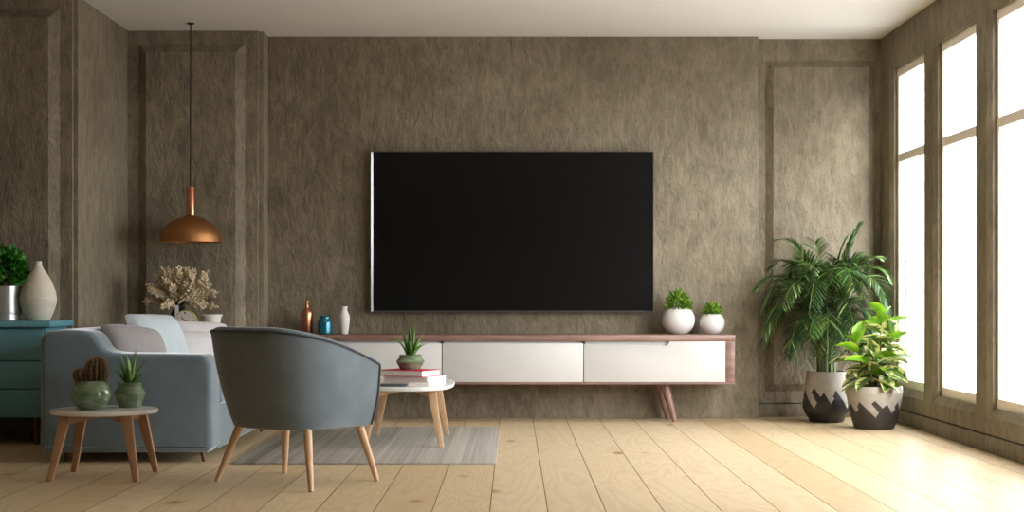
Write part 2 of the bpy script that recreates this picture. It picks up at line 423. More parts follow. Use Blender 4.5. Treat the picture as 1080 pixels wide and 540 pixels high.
for k, (y0, y1) in enumerate(OPEN):
    b = MB(); X0, X1 = WX+0.045, WX+0.082; fw = 0.042
    b.box(X0, X1, y0, y0+fw, OZ0, OZ1); b.box(X0, X1, y1-fw, y1, OZ0, OZ1)
    b.box(X0, X1, y0+fw, y1-fw, OZ0, OZ0+0.06); b.box(X0, X1, y0+fw, y1-fw, OZ1-0.06, OZ1)
    f = struct(b.build('window_%d' % (k+1), M['frame']))
    b = MB(); b.box(X0+0.004, X1-0.004, y0+fw, y1-fw, 1.862, 1.922); b.build('glazing_bar', M['frame'], f)
    b = MB(); b.box(X0+0.014, X0+0.020, y0+fw, y1-fw, OZ0+0.06, 1.862); b.build('pane', M['glass'], f)
    b = MB(); b.box(X0+0.014, X0+0.020, y0+fw, y1-fw, 1.922, OZ1-0.06); b.build('pane', M['glass'], f)

# ------------------------------------------------------------------ rug
b = MB(); b.box(-1.505, -0.091, 8.09, 10.29, 0.0005, 0.012)
tag(b.build('area_rug', M['rug'], bevel=0.003, origin=(-0.8, 9.19, 0)), 'grey striped woven rug on the plank floor under the coffee table', 'rug')

# ------------------------------------------------------------------ television
tv = thing('television', 'large wide black flat television with thin steel frame mounted on the wall', 'television', (0, BY, 1.367))
x0, x1, z0, z1 = -1.040, 1.026, 0.782, 1.954
yf = 11.075
b = MB(); b.box(x0+0.01, x1-0.01, yf+0.022, yf+0.05, z0+0.01, z1-0.01); b.box(x0+0.3, x1-0.3, yf+0.05, BY, z0+0.25, z1-0.25)
o = b.build('housing', M['tv_back']); 
o.parent = tv; o.matrix_parent_inverse = Matrix.Translation((0, -BY, -1.367))
b = MB(); iw = 0.018; fo = 0.006
outer = [(x0, z0), (x1, z0), (x1, z1), (x0, z1)]
prof = [(0, 0.05), (0, 0.0), (0.003, 0.0), (iw, 0.016), (iw, 0.03)]
def rr(g, y):
    return [b.vert(p) for p in ((x0+g, yf+y, z0+g*0.6), (x1-g*0.35, yf+y, z0+g*0.6), (x1-g*0.35, yf+y, z1-g*0.35), (x0+g, yf+y, z1-g*0.35))]
rs = [rr(g, y) for g, y in prof]
for a, c in zip(rs, rs[1:]):
    for k in range(4): b.face((a[k], a[(k+1)%4], c[(k+1)%4], c[k]))
o = b.build('screen_frame', M['tv_frame']); o.parent = tv; o.matrix_parent_inverse = Matrix.Translation((0, -BY, -1.367))
b = MB(); b.box(x0+0.012, x1-0.004, yf+0.016, yf+0.022, z0+0.008, z1-0.004)
o = b.build('screen', M['tv_screen']); o.parent = tv; o.matrix_parent_inverse = Matrix.Translation((0, -BY, -1.367))

def rel(o, root):
    """parent o to root keeping world placement"""
    o.parent = root; o.matrix_parent_inverse = (Matrix.Translation(root.location) @ root.rotation_euler.to_matrix().to_4x4()).inverted(); return o

# ------------------------------------------------------------------ tv sideboard
sb = thing('media_sideboard', 'long low walnut sideboard with white doors on slanted legs below the television', 'sideboard', (0, 10.95, 0))
SX, SF, SBk, ST, SBo = 1.576, 10.735, 11.13, 0.6245, 0.272
b = MB()
pts = [(-SX, SBo), (SX, SBo), (SX, ST), (-SX, ST)]
# shell: top, bottom, sides, back
tt = 0.046
b.box(-SX, SX, SF, SBk, ST-tt, ST)
rel(b.build('top', M['walnut'], bevel=0.007), sb)
b = MB(); b.box(-SX+0.003, SX-0.003, SF, SBk, SBo, SBo+0.014)
b.box(-SX+0.003, -SX+0.07, SF, SBk, SBo+0.014, ST-tt); b.box(SX-0.07, SX-0.003, SF, SBk, SBo+0.014, ST-tt)
b.box(-SX+0.07, SX-0.07, SBk-0.02, SBk, SBo+0.014, ST-tt)
rel(b.build('carcass', M['walnut'], bevel=0.004), sb)
b = MB(); b.box(-SX+0.071, SX-0.071, SF+0.036, SF+0.046, SBo+0.015, ST-tt-0.001)
rel(b.build('inner_panel', M['white_lacq']), sb)
for jx in (-0.5025, 0.5005):
    b = MB(); b.box(jx-0.012, jx+0.012, SF+0.023, SF+0.0355, SBo+0.015, ST-tt-0.001); rel(b.build('gap_shade_strip', M['gap_shade']), sb)  # dark strip added behind each door joint to paint in the slit's shade
doors = [(-1.505, -0.5055), (-0.4995, 0.4975), (0.5035, 1.505)]
for k, (a, c) in enumerate(doors):
    zb, zt = SBo+0.016, ST-tt-0.002
    b = MB()
    n0 = c-0.395; zn = zt-0.030
    if k == 2:
        poly = [(a, zb), (c, zb), (c, zt), (n0, zt), (n0-0.022, zn), (a, zn+0.010)]
    else:
        poly = [(a, zb), (c, zb), (c, zt-0.014), (a, zt-0.014)]
    f_ = [b.vert((x, SF+0.004, z)) for x, z in poly]; g_ = [b.vert((x, SF+0.022, z)) for x, z in poly]
    b.face(f_); b.face(list(reversed(g_)))
    for i in range(len(poly)): b.face((f_[i], f_[(i+1) % len(poly)], g_[(i+1) % len(poly)], g_[i]))
    rel(b.build('door', M['white_lacq'], bevel=0.0015), sb)
for sx in (-1, 1):
    for (yt, yb_) in ((10.86, 10.83), (11.04, 11.06)):
        b = MB(); b.tube([(sx*(1.085 if yt < 11 else 1.055), yt, SBo+0.001), (sx*(1.158 if yt < 11 else 1.135), yb_, 0.0)], [0.036, 0.018], 20)
        rel(b.build('leg', M['walnutz'], smooth=True), sb)

# ------------------------------------------------------------------ lathe objects on the sideboard
def pot_at(x, y, z): return (x, y, z)
T = ST
cb = thing('copper_bottle', 'brushed copper bottle with narrow neck, leftmost on the sideboard', 'bottle', (-1.487, 10.95, T))
b = MB(); b.lathe([(0.041, 0), (0.044, 0.004), (0.044, 0.145), (0.040, 0.165), (0.022, 0.183), (0.014, 0.190), (0.0125, 0.225), (0.0135, 0.228), (0.0135, 0.238), (0.009, 0.238), (0.009, 0.20)], 40)
b.build('body', M['copper'], cb, smooth=True)
b = MB(); b.lathe([(0.0142, 0.226), (0.0152, 0.229), (0.0152, 0.236), (0.0142, 0.239), (0.010, 0.239)], 32, cap0=False)
b.build('rim', M['copper'], cb, smooth=True)
tj = thing('teal_jar', 'shiny teal wide-mouthed jar on the sideboard', 'jar', (-1.354, 10.93, T))
b = MB(); b.lathe([(0.046, 0), (0.054, 0.008), (0.055, 0.08), (0.052, 0.096), (0.041, 0.108), (0.038, 0.113), (0.040, 0.127), (0.041, 0.131), (0.036, 0.131), (0.034, 0.11), (0.045, 0.08), (0.045, 0.02)], 44, cap1=True)
b.build('body', M['teal_glaze'], tj, smooth=True)
wv = MB()
prof = [(0.024, 0), (0.027, 0.003), (0.032, 0.04), (0.0385, 0.09), (0.0395, 0.11), (0.037, 0.135), (0.028, 0.155), (0.0225, 0.168), (0.0225, 0.182), (0.0255, 0.197), (0.0225, 0.199), (0.018, 0.185), (0.019, 0.165)]
seg = 48; rings = []
for (r, z) in prof:
    ring = []
    for k in range(seg):
        th = 2*PI*k/seg; q = r*(1+0.035*math.cos(16*th + z*90)) if 0.01 < z < 0.16 else r
        ring.append(wv.vert((q*math.cos(th), q*math.sin(th), z)))
    rings.append(ring)
for a in range(len(rings)-1):
    for k in range(seg): wv.face((rings[a][k], rings[a][(k+1) % seg], rings[a+1][(k+1) % seg], rings[a+1][k]))
wv.face(list(reversed(rings[0])))
tag(wv.build('textured_vase', M['white_matte'], smooth=True, loc=(-1.217, 10.94, T)), 'small white textured vase with flared lip, rightmost of the three on the sideboard', 'vase')

def clump(b, n, cx, cy, cz, rx, rz, ls, pal, up=0.4, width=0.5, rnd=random):
    """small leaves on a dome"""
    for i in range(n):
        th = rnd.uniform(0, 2*PI); ph = math.acos(rnd.uniform(-0.15, 1)); k = rnd.uniform(0.35, 1.0)**0.5
        d = Vector((math.sin(ph)*math.cos(th), math.sin(ph)*math.sin(th), math.cos(ph)))
        p = Vector((cx+rx*k*d.x, cy+rx*k*d.y, cz+rz*k*d.z))
        dr = (d+Vector((rnd.uniform(-.7, .7), rnd.uniform(-.7, .7), rnd.uniform(-.3, .6)+up))).normalized()
        sd = dr.cross(Vector((rnd.uniform(-1, 1), rnd.uniform(-1, 1), rnd.uniform(-.3, 1)))).normalized()
        l = ls*rnd.uniform(0.6, 1.25); w_ = l*width
        c = pal[rnd.randrange(len(pal))]; c = tuple(x*rnd.uniform(0.8, 1.2) for x in c[:3])+(1,)
        nn = dr.cross(sd)
        i0 = b.vert(p, c); i1 = b.vert(p+dr*l*0.5+sd*w_/2+nn*l*0.08, c); i2 = b.vert(p+dr*l, c); i3 = b.vert(p+dr*l*0.5-sd*w_/2+nn*l*0.08, c); im = b.vert(p+dr*l*0.5-nn*l*0.05, c)
        b.face((i0, i1, im)); b.face((i1, i2, im)); b.face((i2, i3, im)); b.face((i3, i0, im))
LIME = [S(120, 160, 40), S(92, 140, 30), S(150, 180, 70), S(70, 115, 25)]
def sphere_pot(name, label, x, y, rad, h, flw, flh, ls, n):
    t = thing(name, label, 'potted plant', (x, y, T))
    pr = [(rad*0.42, 0.0)]
    top_ang = math.asin(0.62)
    for i in range(1, 21):
        a = -PI/2+0.42+(PI-0.42-0.68)*i/20
        pr.append((rad*math.cos(a), h*0.5+h*0.555*math.sin(a)))
    z0_ = pr[1][1]; pr = [(r, max(0, z)) for r, z in pr]
    zt = pr[-1][1]; rt = pr[-1][0]
    pr += [(rt-0.006, zt+0.001), (rt-0.010, zt-0.03)]
    b = MB(); b.lathe(pr, 48); b.build('pot', M['white_cer'], t, smooth=True)
    b = MB(); b.lathe([(rt-0.009, zt-0.012), (0.001, zt-0.008)], 24, cap0=False); b.build('soil', M['soil'], t)
    b = MB(); clump(b, n, 0, 0, zt-0.005, flw, flh, ls, LIME)
    for i in range(14):
        a = random.uniform(0, 2*PI); b.tube([(0.01*math.cos(a), 0.01*math.sin(a), zt-0.01), (flw*0.6*math.cos(a), flw*0.6*math.sin(a), zt+flh*0.6)], 0.0012, 4, c=S(80, 110, 30))
    b.build('foliage', M['leaf'], t, colors=True)
sphere_pot('potted_herb', 'larger round white pot with bushy lime green plant on the sideboard', 1.193, 10.95, 0.120, 0.205, 0.088, 0.125, 0.028, 750)
sphere_pot('potted_herb', 'smaller round white pot with low lime green plant at the right end of the sideboard', 1.437, 10.95, 0.091, 0.156, 0.062, 0.080, 0.028, 480)

# ------------------------------------------------------------------ pendant lamp
pl = thing('pendant_lamp', 'copper dome pendant lamp hanging on a black cord from the ceiling', 'pendant lamp', (-2.252, 10.6, CZ))
def zz(py, s=150.94): return 0.9+(312-py)/s - CZ
b = MB(); b.lathe([(0.0, 0.0), (0.026, -0.0), (0.026, -0.008), (0.006, -0.014), (0.004, -0.02)], 32, cap0=False); b.build('ceiling_canopy', M['black'], pl, smooth=True)
b = MB(); b.tube([(0, 0, -0.012), (0, 0, zz(197))], 0.0055, 10); b.build('cord', M['black'], pl, smooth=True)
b = MB(); b.lathe([(0.006, zz(196.5)), (0.028, zz(197)), (0.030, zz(197.6)), (0.030, zz(227.5))], 40, cap0=False); b.build('socket_sleeve', M['copper'], pl, smooth=True)
zs, ze = zz(227), zz(255.5)
pr = [(0.031, zs)]
for i in range(0, 17):
    a = (PI/2)*(1-i/16*0.93)
    pr.append((0.214*math.cos(a)/math.cos(PI/2*0.07) if i else 0.036, ze+(zs-0.008-ze)*math.sin(a)**0.9 if i < 16 else ze+0.008))
pr += [(0.214, ze), (0.210, ze), (0.205, ze+0.012)]
for i in range(1, 12):
    a = (PI/2)*(0.12+0.88*i/11)
    pr.append((max(0.005, 0.207*math.cos(a)), ze+(zs-0.014-ze)*math.sin(a)))
b = MB(); b.lathe(pr, 64, cap0=False); b.build('lamp_shade', M['bronze'], pl, smooth=True)
bl = plain('frosted_bulb', S(235, 228, 215), 0.4)
b = MB(); b.lathe([(0.012, zs-0.02), (0.016, zs-0.04), (0.032, zs-0.075), (0.035, zs-0.10), (0.026, zs-0.128), (0.004, zs-0.138)], 28, cap0=False, cap1=True); b.build('bulb', bl, pl, smooth=True)

# ------------------------------------------------------------------ sofa
so = thing('sofa', 'slate blue velvet two-seat sofa with curved back seen from its arm side', 'sofa', (-2.08, 9.15, 0))
SX0, SX1, SY0, SY1 = -2.545, -1.617, 8.15, 10.15
def arm_profile():
    P = [(SX0+0.02, 0.055), (SX1-0.03, 0.055)]
    P += [(SX1, 0.085)]
    r = 0.075; cx, cz = SX1-r, 0.585-r
    for i in range(0, 8): a = i/7*PI/2; P.append((cx+r*math.cos(a), cz+r*math.sin(a)))
    P += [(-1.9, 0.588), (-2.10, 0.590)]
    # concave sweep up to the back
    P += [(-2.155, 0.596), (-2.185, 0.607), (-2.206, 0.627), (-2.222, 0.655), (-2.240, 0.684), (-2.270, 0.705), (-2.32, 0.715), (-2.40, 0.718)]
    r = 0.06; cx, cz = SX0+r, 0.712-r
    for i in range(0, 7): a = PI/2+i/6*PI/2; P.append((cx+r*math.cos(a), cz+r*math.sin(a)))
    P += [(SX0, 0.085)]
    return P
def extr(P, y0, y1, name, mat, root, inset=0.035):
    """extrude a side profile along Y with rounded front and back rims"""
    b = MB(); cx = sum(p[0] for p in P)/len(P); cz = sum(p[1] for p in P)/len(P)
    n = len(P)
    # outward normals
    nor = []
    for i in range(n):
        a = Vector((P[i-1][0], P[i-1][1])); c = Vector((P[(i+1) % n][0], P[(i+1) % n][1])); d = (c-a).normalized()
        nor.append(Vector((d.y, -d.x)))
    rings = []
    steps = [(0, inset)]+[(inset*(1-math.cos(t*PI/10)), inset*(1-math.sin(t*PI/10))) for t in range(1, 6)]
    # (depth from face, inward offset)
    levels = [(y0+inset*(1-math.cos(t*PI/10)), inset*(1-math.sin(t*PI/10))) for t in range(0, 6)]
    levels += [(y1-inset*(1-math.cos(t*PI/10)), inset*(1-math.sin(t*PI/10))) for t in range(5, -1, -1)]
    for y, off in levels:
        rings.append([b.vert((P[i][0]-nor[i].x*off, y, P[i][1]-nor[i].y*off)) for i in range(n)])
    for a, c in zip(rings, rings[1:]):
        for k in range(n): b.face((a[k], a[(k+1) % n], c[(k+1) % n], c[k]))
    b.face(rings[0]); b.face(list(reversed(rings[-1])))
    return rel(b.build(name, mat, smooth=True), root)
extr(arm_profile(), SY0, SY0+0.24, 'arm', M['velvet'], so)
extr(arm_profile(), SY1-0.24, SY1, 'arm', M['velvet'], so)
b = MB(); b.box(SX0+0.002, -2.30, SY0+0.2, SY1-0.2, 0.06, 0.715); rel(b.build('backrest', M['velvet'], bevel=0.05, bseg=5), so)
b = MB(); b.box(-2.34, SX1+0.0, SY0+0.2, SY1-0.2, 0.058, 0.30); rel(b.build('seat_base', M['velvet'], bevel=0.02, bseg=3), so)
b = MB(); b.box(-2.305, SX1+0.012, SY0+0.235, SY1-0.235, 0.295, 0.435); rel(b.build('seat_cushion', M['velvet'], bevel=0.04, bseg=5), so)
for (x, y) in ((-1.69, 8.24), (-2.42, 8.24), (-1.68, 10.06), (-2.42, 10.06)):
    b = MB(); b.tube([(x, y, 0.064), (x+(0.012 if x > -2 else -0.012), y, 0)], [0.013, 0.009], 12); rel(b.build('leg', M['metal_dark'], smooth=True), so)

def cushion(name, label, mat, w_, h_, t_, loc, yaw, tilt, roll=0, group=None):
    b = MB(); n = 22; idx = {}
    for side in (1, -1):
        for i in range(n+1):
            for j in range(n+1):
                u = -1+2*i/n; v = -1+2*j/n
                edge = (1-abs(u)**2.6)*(1-abs(v)**2.6)
                pin = 1-0.06*abs(u)**8-0.03*(1-u*u)*abs(v)**3
                pin2 = 1-0.06*abs(v)**8-0.03*(1-v*v)*abs(u)**3
                wob = 1+0.06*math.sin(3*u+side)*math.cos(2.3*v+name.__len__())
                y = side*t_/2*(max(0, edge)**0.5)*1.12*wob
                x = u*w_/2*pin2; z = v*h_/2*pin
                if edge <= 1e-9 and side == -1: idx[(side, i, j)] = idx[(1, i, j)]
                else: idx[(side, i, j)] = b.vert((x, y, z))
    for side in (1, -1):
        for i in range(n):
            for j in range(n):
                q = [idx[(side, i, j)], idx[(side, i+1, j)], idx[(side, i+1, j+1)], idx[(side, i, j+1)]]
                b.face(q if side < 0 else q[::-1])
    o = b.build(name, mat, smooth=True)
    o.matrix_world = Matrix.Translation(loc) @ Matrix.Rotation(yaw, 4, 'Z') @ Matrix.Rotation(tilt, 4, 'X') @ Matrix.Rotation(roll, 4, 'Y')
    return tag(o, label, 'pillow', group)
# a cushion's face looks along -Y before the yaw; tilt leans its top backwards
cushion('throw_pillow', 'taupe linen pillow behind the near arm of the sofa', M['lin_taupe'], 0.40, 0.35, 0.16, (-2.135, 8.60, 0.578), R(52), R(-34), R(8))
cushion('throw_pillow', 'pale blue pillow, tallest, against the sofa back', M['lin_blue'], 0.46, 0.42, 0.18, (-2.10, 9.00, 0.600), R(66), R(-24), R(2))
cushion('throw_pillow', 'small light grey pillow between the pale blue and the off-white pillows', M['lin_grey'], 0.34, 0.30, 0.13, (-1.95, 9.36, 0.550), R(50), R(-30), R(4))
cushion('throw_pillow', 'large off-white pillow at the far end of the sofa, partly behind the armchair', M['lin_white'], 0.46, 0.38, 0.15, (-1.985, 9.66, 0.567), R(42), R(-28), R(3))

# ------------------------------------------------------------------ tub armchair
AC = Vector((-1.045, 7.345, 0)); fwd = Vector((0.616, 0.787)).normalized()
ac = thing('tub_armchair', 'slate grey velvet tub armchair with oak legs, seen from behind', 'armchair', AC, math.atan2(fwd.y, fwd.x))
# local x = forward, local y = left
def upath(w_, bk, u0, uf, n=2.7):
    pts = []
    for i in range(7): pts.append((uf+(u0-uf)*i/7, -w_*(1-0.02*(1-i/7))))
    K = 40
    for i in range(K+1):
        a = PI*i/K; c = math.cos(a); s_ = math.sin(a)
        pts.append((u0-bk*abs(s_)**(2/n), -w_*math.copysign(abs(c)**(2/n), c)))
    for i in range(1, 8): pts.append((u0+(uf-u0)*i/7, w_*(1-0.02*(i/7))))
    return pts
topP = upath(0.375, 0.375, -0.01, 0.225); botP = upath(0.290, 0.265, 0.0, 0.215)
nP = len(topP)
def cum(P):
    d = [0]
    for a, c in zip(P, P[1:]): d.append(d[-1]+math.hypot(c[0]-a[0], c[1]-a[1]))
    return [x/d[-1] for x in d]
cu = cum(topP)
def ztop(t):
    s_ = abs(2*t-1)            # 0 back centre, 1 arm tip
    return 0.755-0.165*(max(0, (s_-0.22)/0.78))**1.55
ZB = 0.278
def sec(i):
    o_t = Vector((topP[i][0], topP[i][1], 0)); o_b = Vector((botP[i][0], botP[i][1], 0))
    a = Vector((*topP[max(0, i-1)], 0)); c = Vector((*topP[min(nP-1, i+1)], 0)); d = (c-a).normalized(); nrm = Vector((d.y, -d.x, 0))
    if nrm.dot(o_t-Vector((0.05, 0, 0))) < 0: nrm = -nrm
    zt = ztop(cu[i]); th = 0.062; out = []
    for k in range(9):
        f = k/8; z = ZB+0.0+(zt-0.03-ZB)*f
        ff = (z-ZB)/(0.755-ZB)
        p = o_b.lerp(o_t, ff**0.9); bul = 0.012*math.sin(PI*f)
        out.append(p+nrm*bul+Vector((0, 0, z)))
    pe = out[-1]; 
    for k in range(1, 8):
        a_ = PI*k/8
        out.append(pe-nrm*(th/2)*(1-math.cos(a_))+Vector((0, 0, 0.03*math.sin(a_))))
    pi_ = pe-nrm*th
    for k in range(0, 6):
        f = k/5; z = pi_.z+(ZB+0.03-pi_.z)*f
        ff = (z-ZB)/(0.755-ZB); p = o_b.lerp(o_t, max(0, ff)**0.9)-nrm*th
        out.append(Vector((p.x, p.y, z)))
    return out, nrm
b = MB(); rings = []; rim = []; 
for i in range(nP):
    s_, nrm = sec(i); rings.append([b.vert(p) for p in s_]); rim.append(s_[8]+nrm*0.002+Vector((0, 0, 0.012)))
m_ = len(rings[0])
for a, c in zip(rings, rings[1:]):
    for k in range(m_-1): b.face((a[k], c[k], c[k+1], a[k+1]))
b.face(rings[0]); b.face(list(reversed(rings[-1])))
for a, c in zip(rings, rings[1:]): b.face((a[m_-1], c[m_-1], c[0], a[0]))
b.build('shell', M['velvetc'], ac, smooth=True)
s0 = [Vector(b.v[k]) for k in rings[0]]; s1 = [Vector(b.v[k]) for k in rings[-1]]
b = MB(); b.tube([s0[k]+Vector((0.003, -0.002, 0)) for k in range(0, 9)]+rim+[s1[k]+Vector((0.003, 0.002, 0)) for k in range(8, -1, -1)], 0.0055, 8)
b.build('piping', M['piping'], ac, smooth=True)
b = MB(); ins = []
for (zf, sh) in ((ZB, 0.985), (ZB-0.012, 0.93)):
    ins.append([b.vert((p[0]*sh, p[1]*sh, zf+0.006)) for p in botP])
for k in range(nP): b.face((ins[0][k], ins[0][(k+1) % nP], ins[1][(k+1) % nP], ins[1][k]))
b.face(list(reversed(ins[1]))); b.face(ins[0])
b.build('seat_base', M['velvetc'], ac, smooth=True)
b = MB(); cs = []
P2 = [(u*0.82+0.03, v*0.80) for u, v in upath(0.325, 0.30, 0.0, 0.235)]
for (z, g) in ((0.30, 0.97), (0.32, 1.0), (0.40, 1.0), (0.425, 0.96), (0.435, 0.86)):
    cs.append([b.vert((u*g, v*g, z)) for u, v in P2])
for a, c in zip(cs, cs[1:]):
    for k in range(nP): b.face((a[k], a[(k+1) % nP], c[(k+1) % nP], c[k]))
b.face(list(reversed(cs[0]))); b.face(cs[-1])
b.build('seat_cushion', M['velvetc'], ac, smooth=True)
for (u, v, tu, tv_) in ((-0.237, 0.311, -0.16, 0.225), (-0.232, -0.333, -0.16, -0.235), (0.265, -0.281, 0.185, -0.235), (0.209, 0.309, 0.15, 0.235)):
    b = MB(); b.tube([(tu, tv_, ZB+0.004), ((tu*0.35+u*0.65), (tv_*0.35+v*0.65), 0.1), (u, v, 0)], [0.021, 0.0165, 0.0115], 18)
    b.build('leg', M['oak'], ac, smooth=True)

# ------------------------------------------------------------------ tables
def table(name, label, cx, cy, rx, ry, n, ztop_, thick, fx, fy, woodm, topm, z0=0.0):
    t = thing(name, label, 'table', (cx, cy, z0)); ztop_ -= z0
    b = MB(); seg = 72
    def ring(g, z):
        out = []
        for k in range(seg):
            a = 2*PI*k/seg; c = math.cos(a); s_ = math.sin(a)
            out.append(b.vert(((rx-g)*math.copysign(abs(c)**(2/n), c), (ry-g)*math.copysign(abs(s_)**(2/n), s_), z)))
        return out
    rs = [ring(0.012, ztop_-thick), ring(0.003, ztop_-thick+0.003), ring(0, ztop_-thick+0.008), ring(0, ztop_-0.005), ring(0.002, ztop_-0.0015), ring(0.006, ztop_)]
    for a, c in zip(rs, rs[1:]):
        for k in range(seg): b.face((a[k], a[(k+1) % seg], c[(k+1) % seg], c[k]))
    b.face(list(reversed(rs[0]))); b.face(rs[-1])
    b.build('tabletop', topm, t, smooth=True)
    zl = ztop_-thick-0.0005
    tx, ty = fx-0.062, fy-0.062
    for sx in (-1, 1):
        for sy in (-1, 1):
            b = MB()
            def sq(x, y, hx, hy, z): return [(x-hx, y-hy, z), (x+hx, y-hy, z), (x+hx, y+hy, z), (x-hx, y+hy, z)]
            b.hexa(sq(sx*fx, sy*fy, 0.0145, 0.0115, 0), sq(sx*tx, sy*ty, 0.027, 0.016, zl))
            b.build('leg', woodm, t, bevel=0.004)
            # bracket from the leg head towards the middle
            b = MB(); x0_, y0_ = sx*(tx-0.012), sy*ty; x1_, y1_ = sx*tx*0.08, sy*ty*0.08
            d = Vector((x1_-x0_, y1_-y0_)).normalized(); nn = Vector((-d.y, d.x))*0.012
            def q(x, y, z0_, z1_): return [(x-nn.x, y-nn.y, z0_), (x+nn.x, y+nn.y, z0_), (x+nn.x, y+nn.y, z1_), (x-nn.x, y-nn.y, z1_)]
            b.hexa(q(x0_, y0_, zl-0.040, zl-0.0005), q(x1_, y1_, zl-0.016, zl-0.0005))
            b.build('bracket', woodm, t, bevel=0.002)
    return t
table('side_table', 'small round marble-topped side table with oak legs in front of the sofa arm', -2.033, 7.545, 0.264, 0.250, 2.0, 0.338, 0.022, 0.21, 0.205, M['oakdark'], M['marble'])
table('coffee_table', 'white-topped oblong coffee table with oak legs standing on the rug', -0.643, 9.265, 0.286, 0.52, 2.8, 0.372, 0.026, 0.225, 0.39, M['oak'], M['marble'], 0.0121)

# ------------------------------------------------------------------ celadon pots
def aloe(t, z, n, L, wd, spread, seed, col=(S(96, 140, 50), S(70, 115, 48), S(132, 168, 84))):
    rn = random.Random(seed)
    for i in range(n):
        b = MB(); a = 2*PI*i/n*2.4+rn.uniform(-.3, .3)
        lean = (0.08+0.92*(i/(n-1)))*spread; l = L*rn.uniform(0.8, 1.0)*(1-0.35*(i/(n-1)))
        d = Vector((math.cos(a), math.sin(a), 0)); side = Vector((-d.y, d.x, 0)); K = 8; rg = []
        for k in range(K+1):
            f = k/K; ang = lean*(0.6+0.5*f)
            p = d*(0.012+l*f*math.sin(ang))+Vector((0, 0, z+l*f*math.cos(ang)))
            w_ = wd*(1-f)**0.75*(1-0.25*math.sin(PI*min(1, f*1.2))*0)+0.0008; nrm = (d*math.cos(ang)-Vector((0, 0, math.sin(ang))))
            cc = col[i % 3]; cc = tuple(cc[j]*(0.8+0.5*f) for j in range(3))+(1,)
            rg.append([b.vert(p+side*w_, cc), b.vert(p+nrm*w_*0.55, cc), b.vert(p-side*w_, cc), b.vert(p-nrm*w_*0.12, cc)])
        for a_, c_ in zip(rg, rg[1:]):
            for k in range(4): b.face((a_[k], a_[(k+1) % 4], c_[(k+1) % 4], c_[k]))
        b.face(rg[-1])
        b.build('leaf', M['leaf'], t, smooth=True, colors=True)
TZ = 0.338
cp = thing('cactus_pot', 'round green glazed pot with brown two-lobed cactus on the side table', 'potted cactus', (-2.085, 7.50, TZ))
b = MB(); prof = [(0.050, 0)]
for i in range(1, 19):
    a = -PI/2+0.5+(PI-0.5-0.72)*i/18
    prof.append((0.099*math.cos(a)+0.0*i, 0.075+0.084*math.sin(a)))
prof = [(r, max(0, z)) for r, z in prof]; zt = prof[-1][1]; rt = prof[-1][0]
prof += [(rt-0.004, zt+0.004), (rt-0.010, zt+0.002), (rt-0.010, zt-0.03)]
b.lathe(prof, 56); b.build('pot', M['celadon'], cp, smooth=True)
b = MB(); b.lathe([(rt-0.009, zt-0.012), (0.001, zt-0.010)], 24, cap0=False); b.build('soil', M['soil'], cp)
def lobe(cx, cy, zb, rad, hh, lean, ribs):
    b = MB(); segs = ribs*6; rg = []; K = 16; sp = []
    for k in range(K+1):
        f = k/K; a = f*PI/2
        prr = rad*(0.82+0.22*math.sin(f*PI*0.9)) if f < 0.6 else rad*(0.82+0.22*math.sin(0.6*PI*0.9))*math.sqrt(max(0.0, 1-((f-0.6)/0.4)**2))
        z = zb+hh*f
        ring = []
        for q in range(segs):
            th = 2*PI*q/segs; r_ = max(0.0005, prr)*(1+0.12*math.cos(ribs*th))
            p = Vector((cx+lean*f+r_*math.cos(th), cy+r_*math.sin(th), z)); ring.append(b.vert(p))
            if q % 6 == 0 and 0 < k < K: sp.append((p, Vector((math.cos(th), math.sin(th), 0.4*f))))
        rg.append(ring)
    for a_, c_ in zip(rg, rg[1:]):
        for q in range(segs): b.face((a_[q], a_[(q+1) % segs], c_[(q+1) % segs], c_[q]))
    b.face(rg[-1])
    o = b.build('cactus_lobe', M['cactus'], cp, smooth=True)
    s_ = MB()
    for p, d in sp:
        for _ in range(6):
            dd = (d.normalized()+Vector((random.uniform(-.8, .8), random.uniform(-.8, .8), random.uniform(-.6, .8)))).normalized()
            s_.tube([p-dd*0.001, p+dd*0.011], [0.0011, 0.0003], 3, caps=False)
    s_.build('spines', M['spine'], o)
lobe(0.022, 0.010, zt-0.015, 0.046, 0.135, 0.004, 14)
lobe(-0.030, -0.014, zt-0.015, 0.037, 0.082, -0.012, 12)

def squat_pot(t, s_=1.0, sz=1.0):
    b = MB(); P = [(0.050, 0), (0.054, 0.004), (0.064, 0.03), (0.0755, 0.062), (0.079, 0.068), (0.0745, 0.074), (0.070, 0.088), (0.060, 0.102), (0.057, 0.107), (0.060, 0.116), (0.062, 0.124), (0.058, 0.126), (0.053, 0.12), (0.053, 0.09)]
    P = [(r*s_, z*sz) for r, z in P]; b.lathe(P, 56); b.build('pot', M['celadon'], t, smooth=True)
    b = MB(); b.lathe([(0.053*s_, 0.112*sz), (0.001, 0.113*sz)], 24, cap0=False); b.build('soil', M['soil'], t)
ap = thing('aloe_pot', 'ridged green glazed pot with pale spiky aloe on the side table', 'potted plant', (-1.936, 7.665, TZ))
squat_pot(ap, 1.03); aloe(ap, 0.112, 15, 0.200, 0.016, 1.05, 3)
# second one on the books of the coffee table is placed below

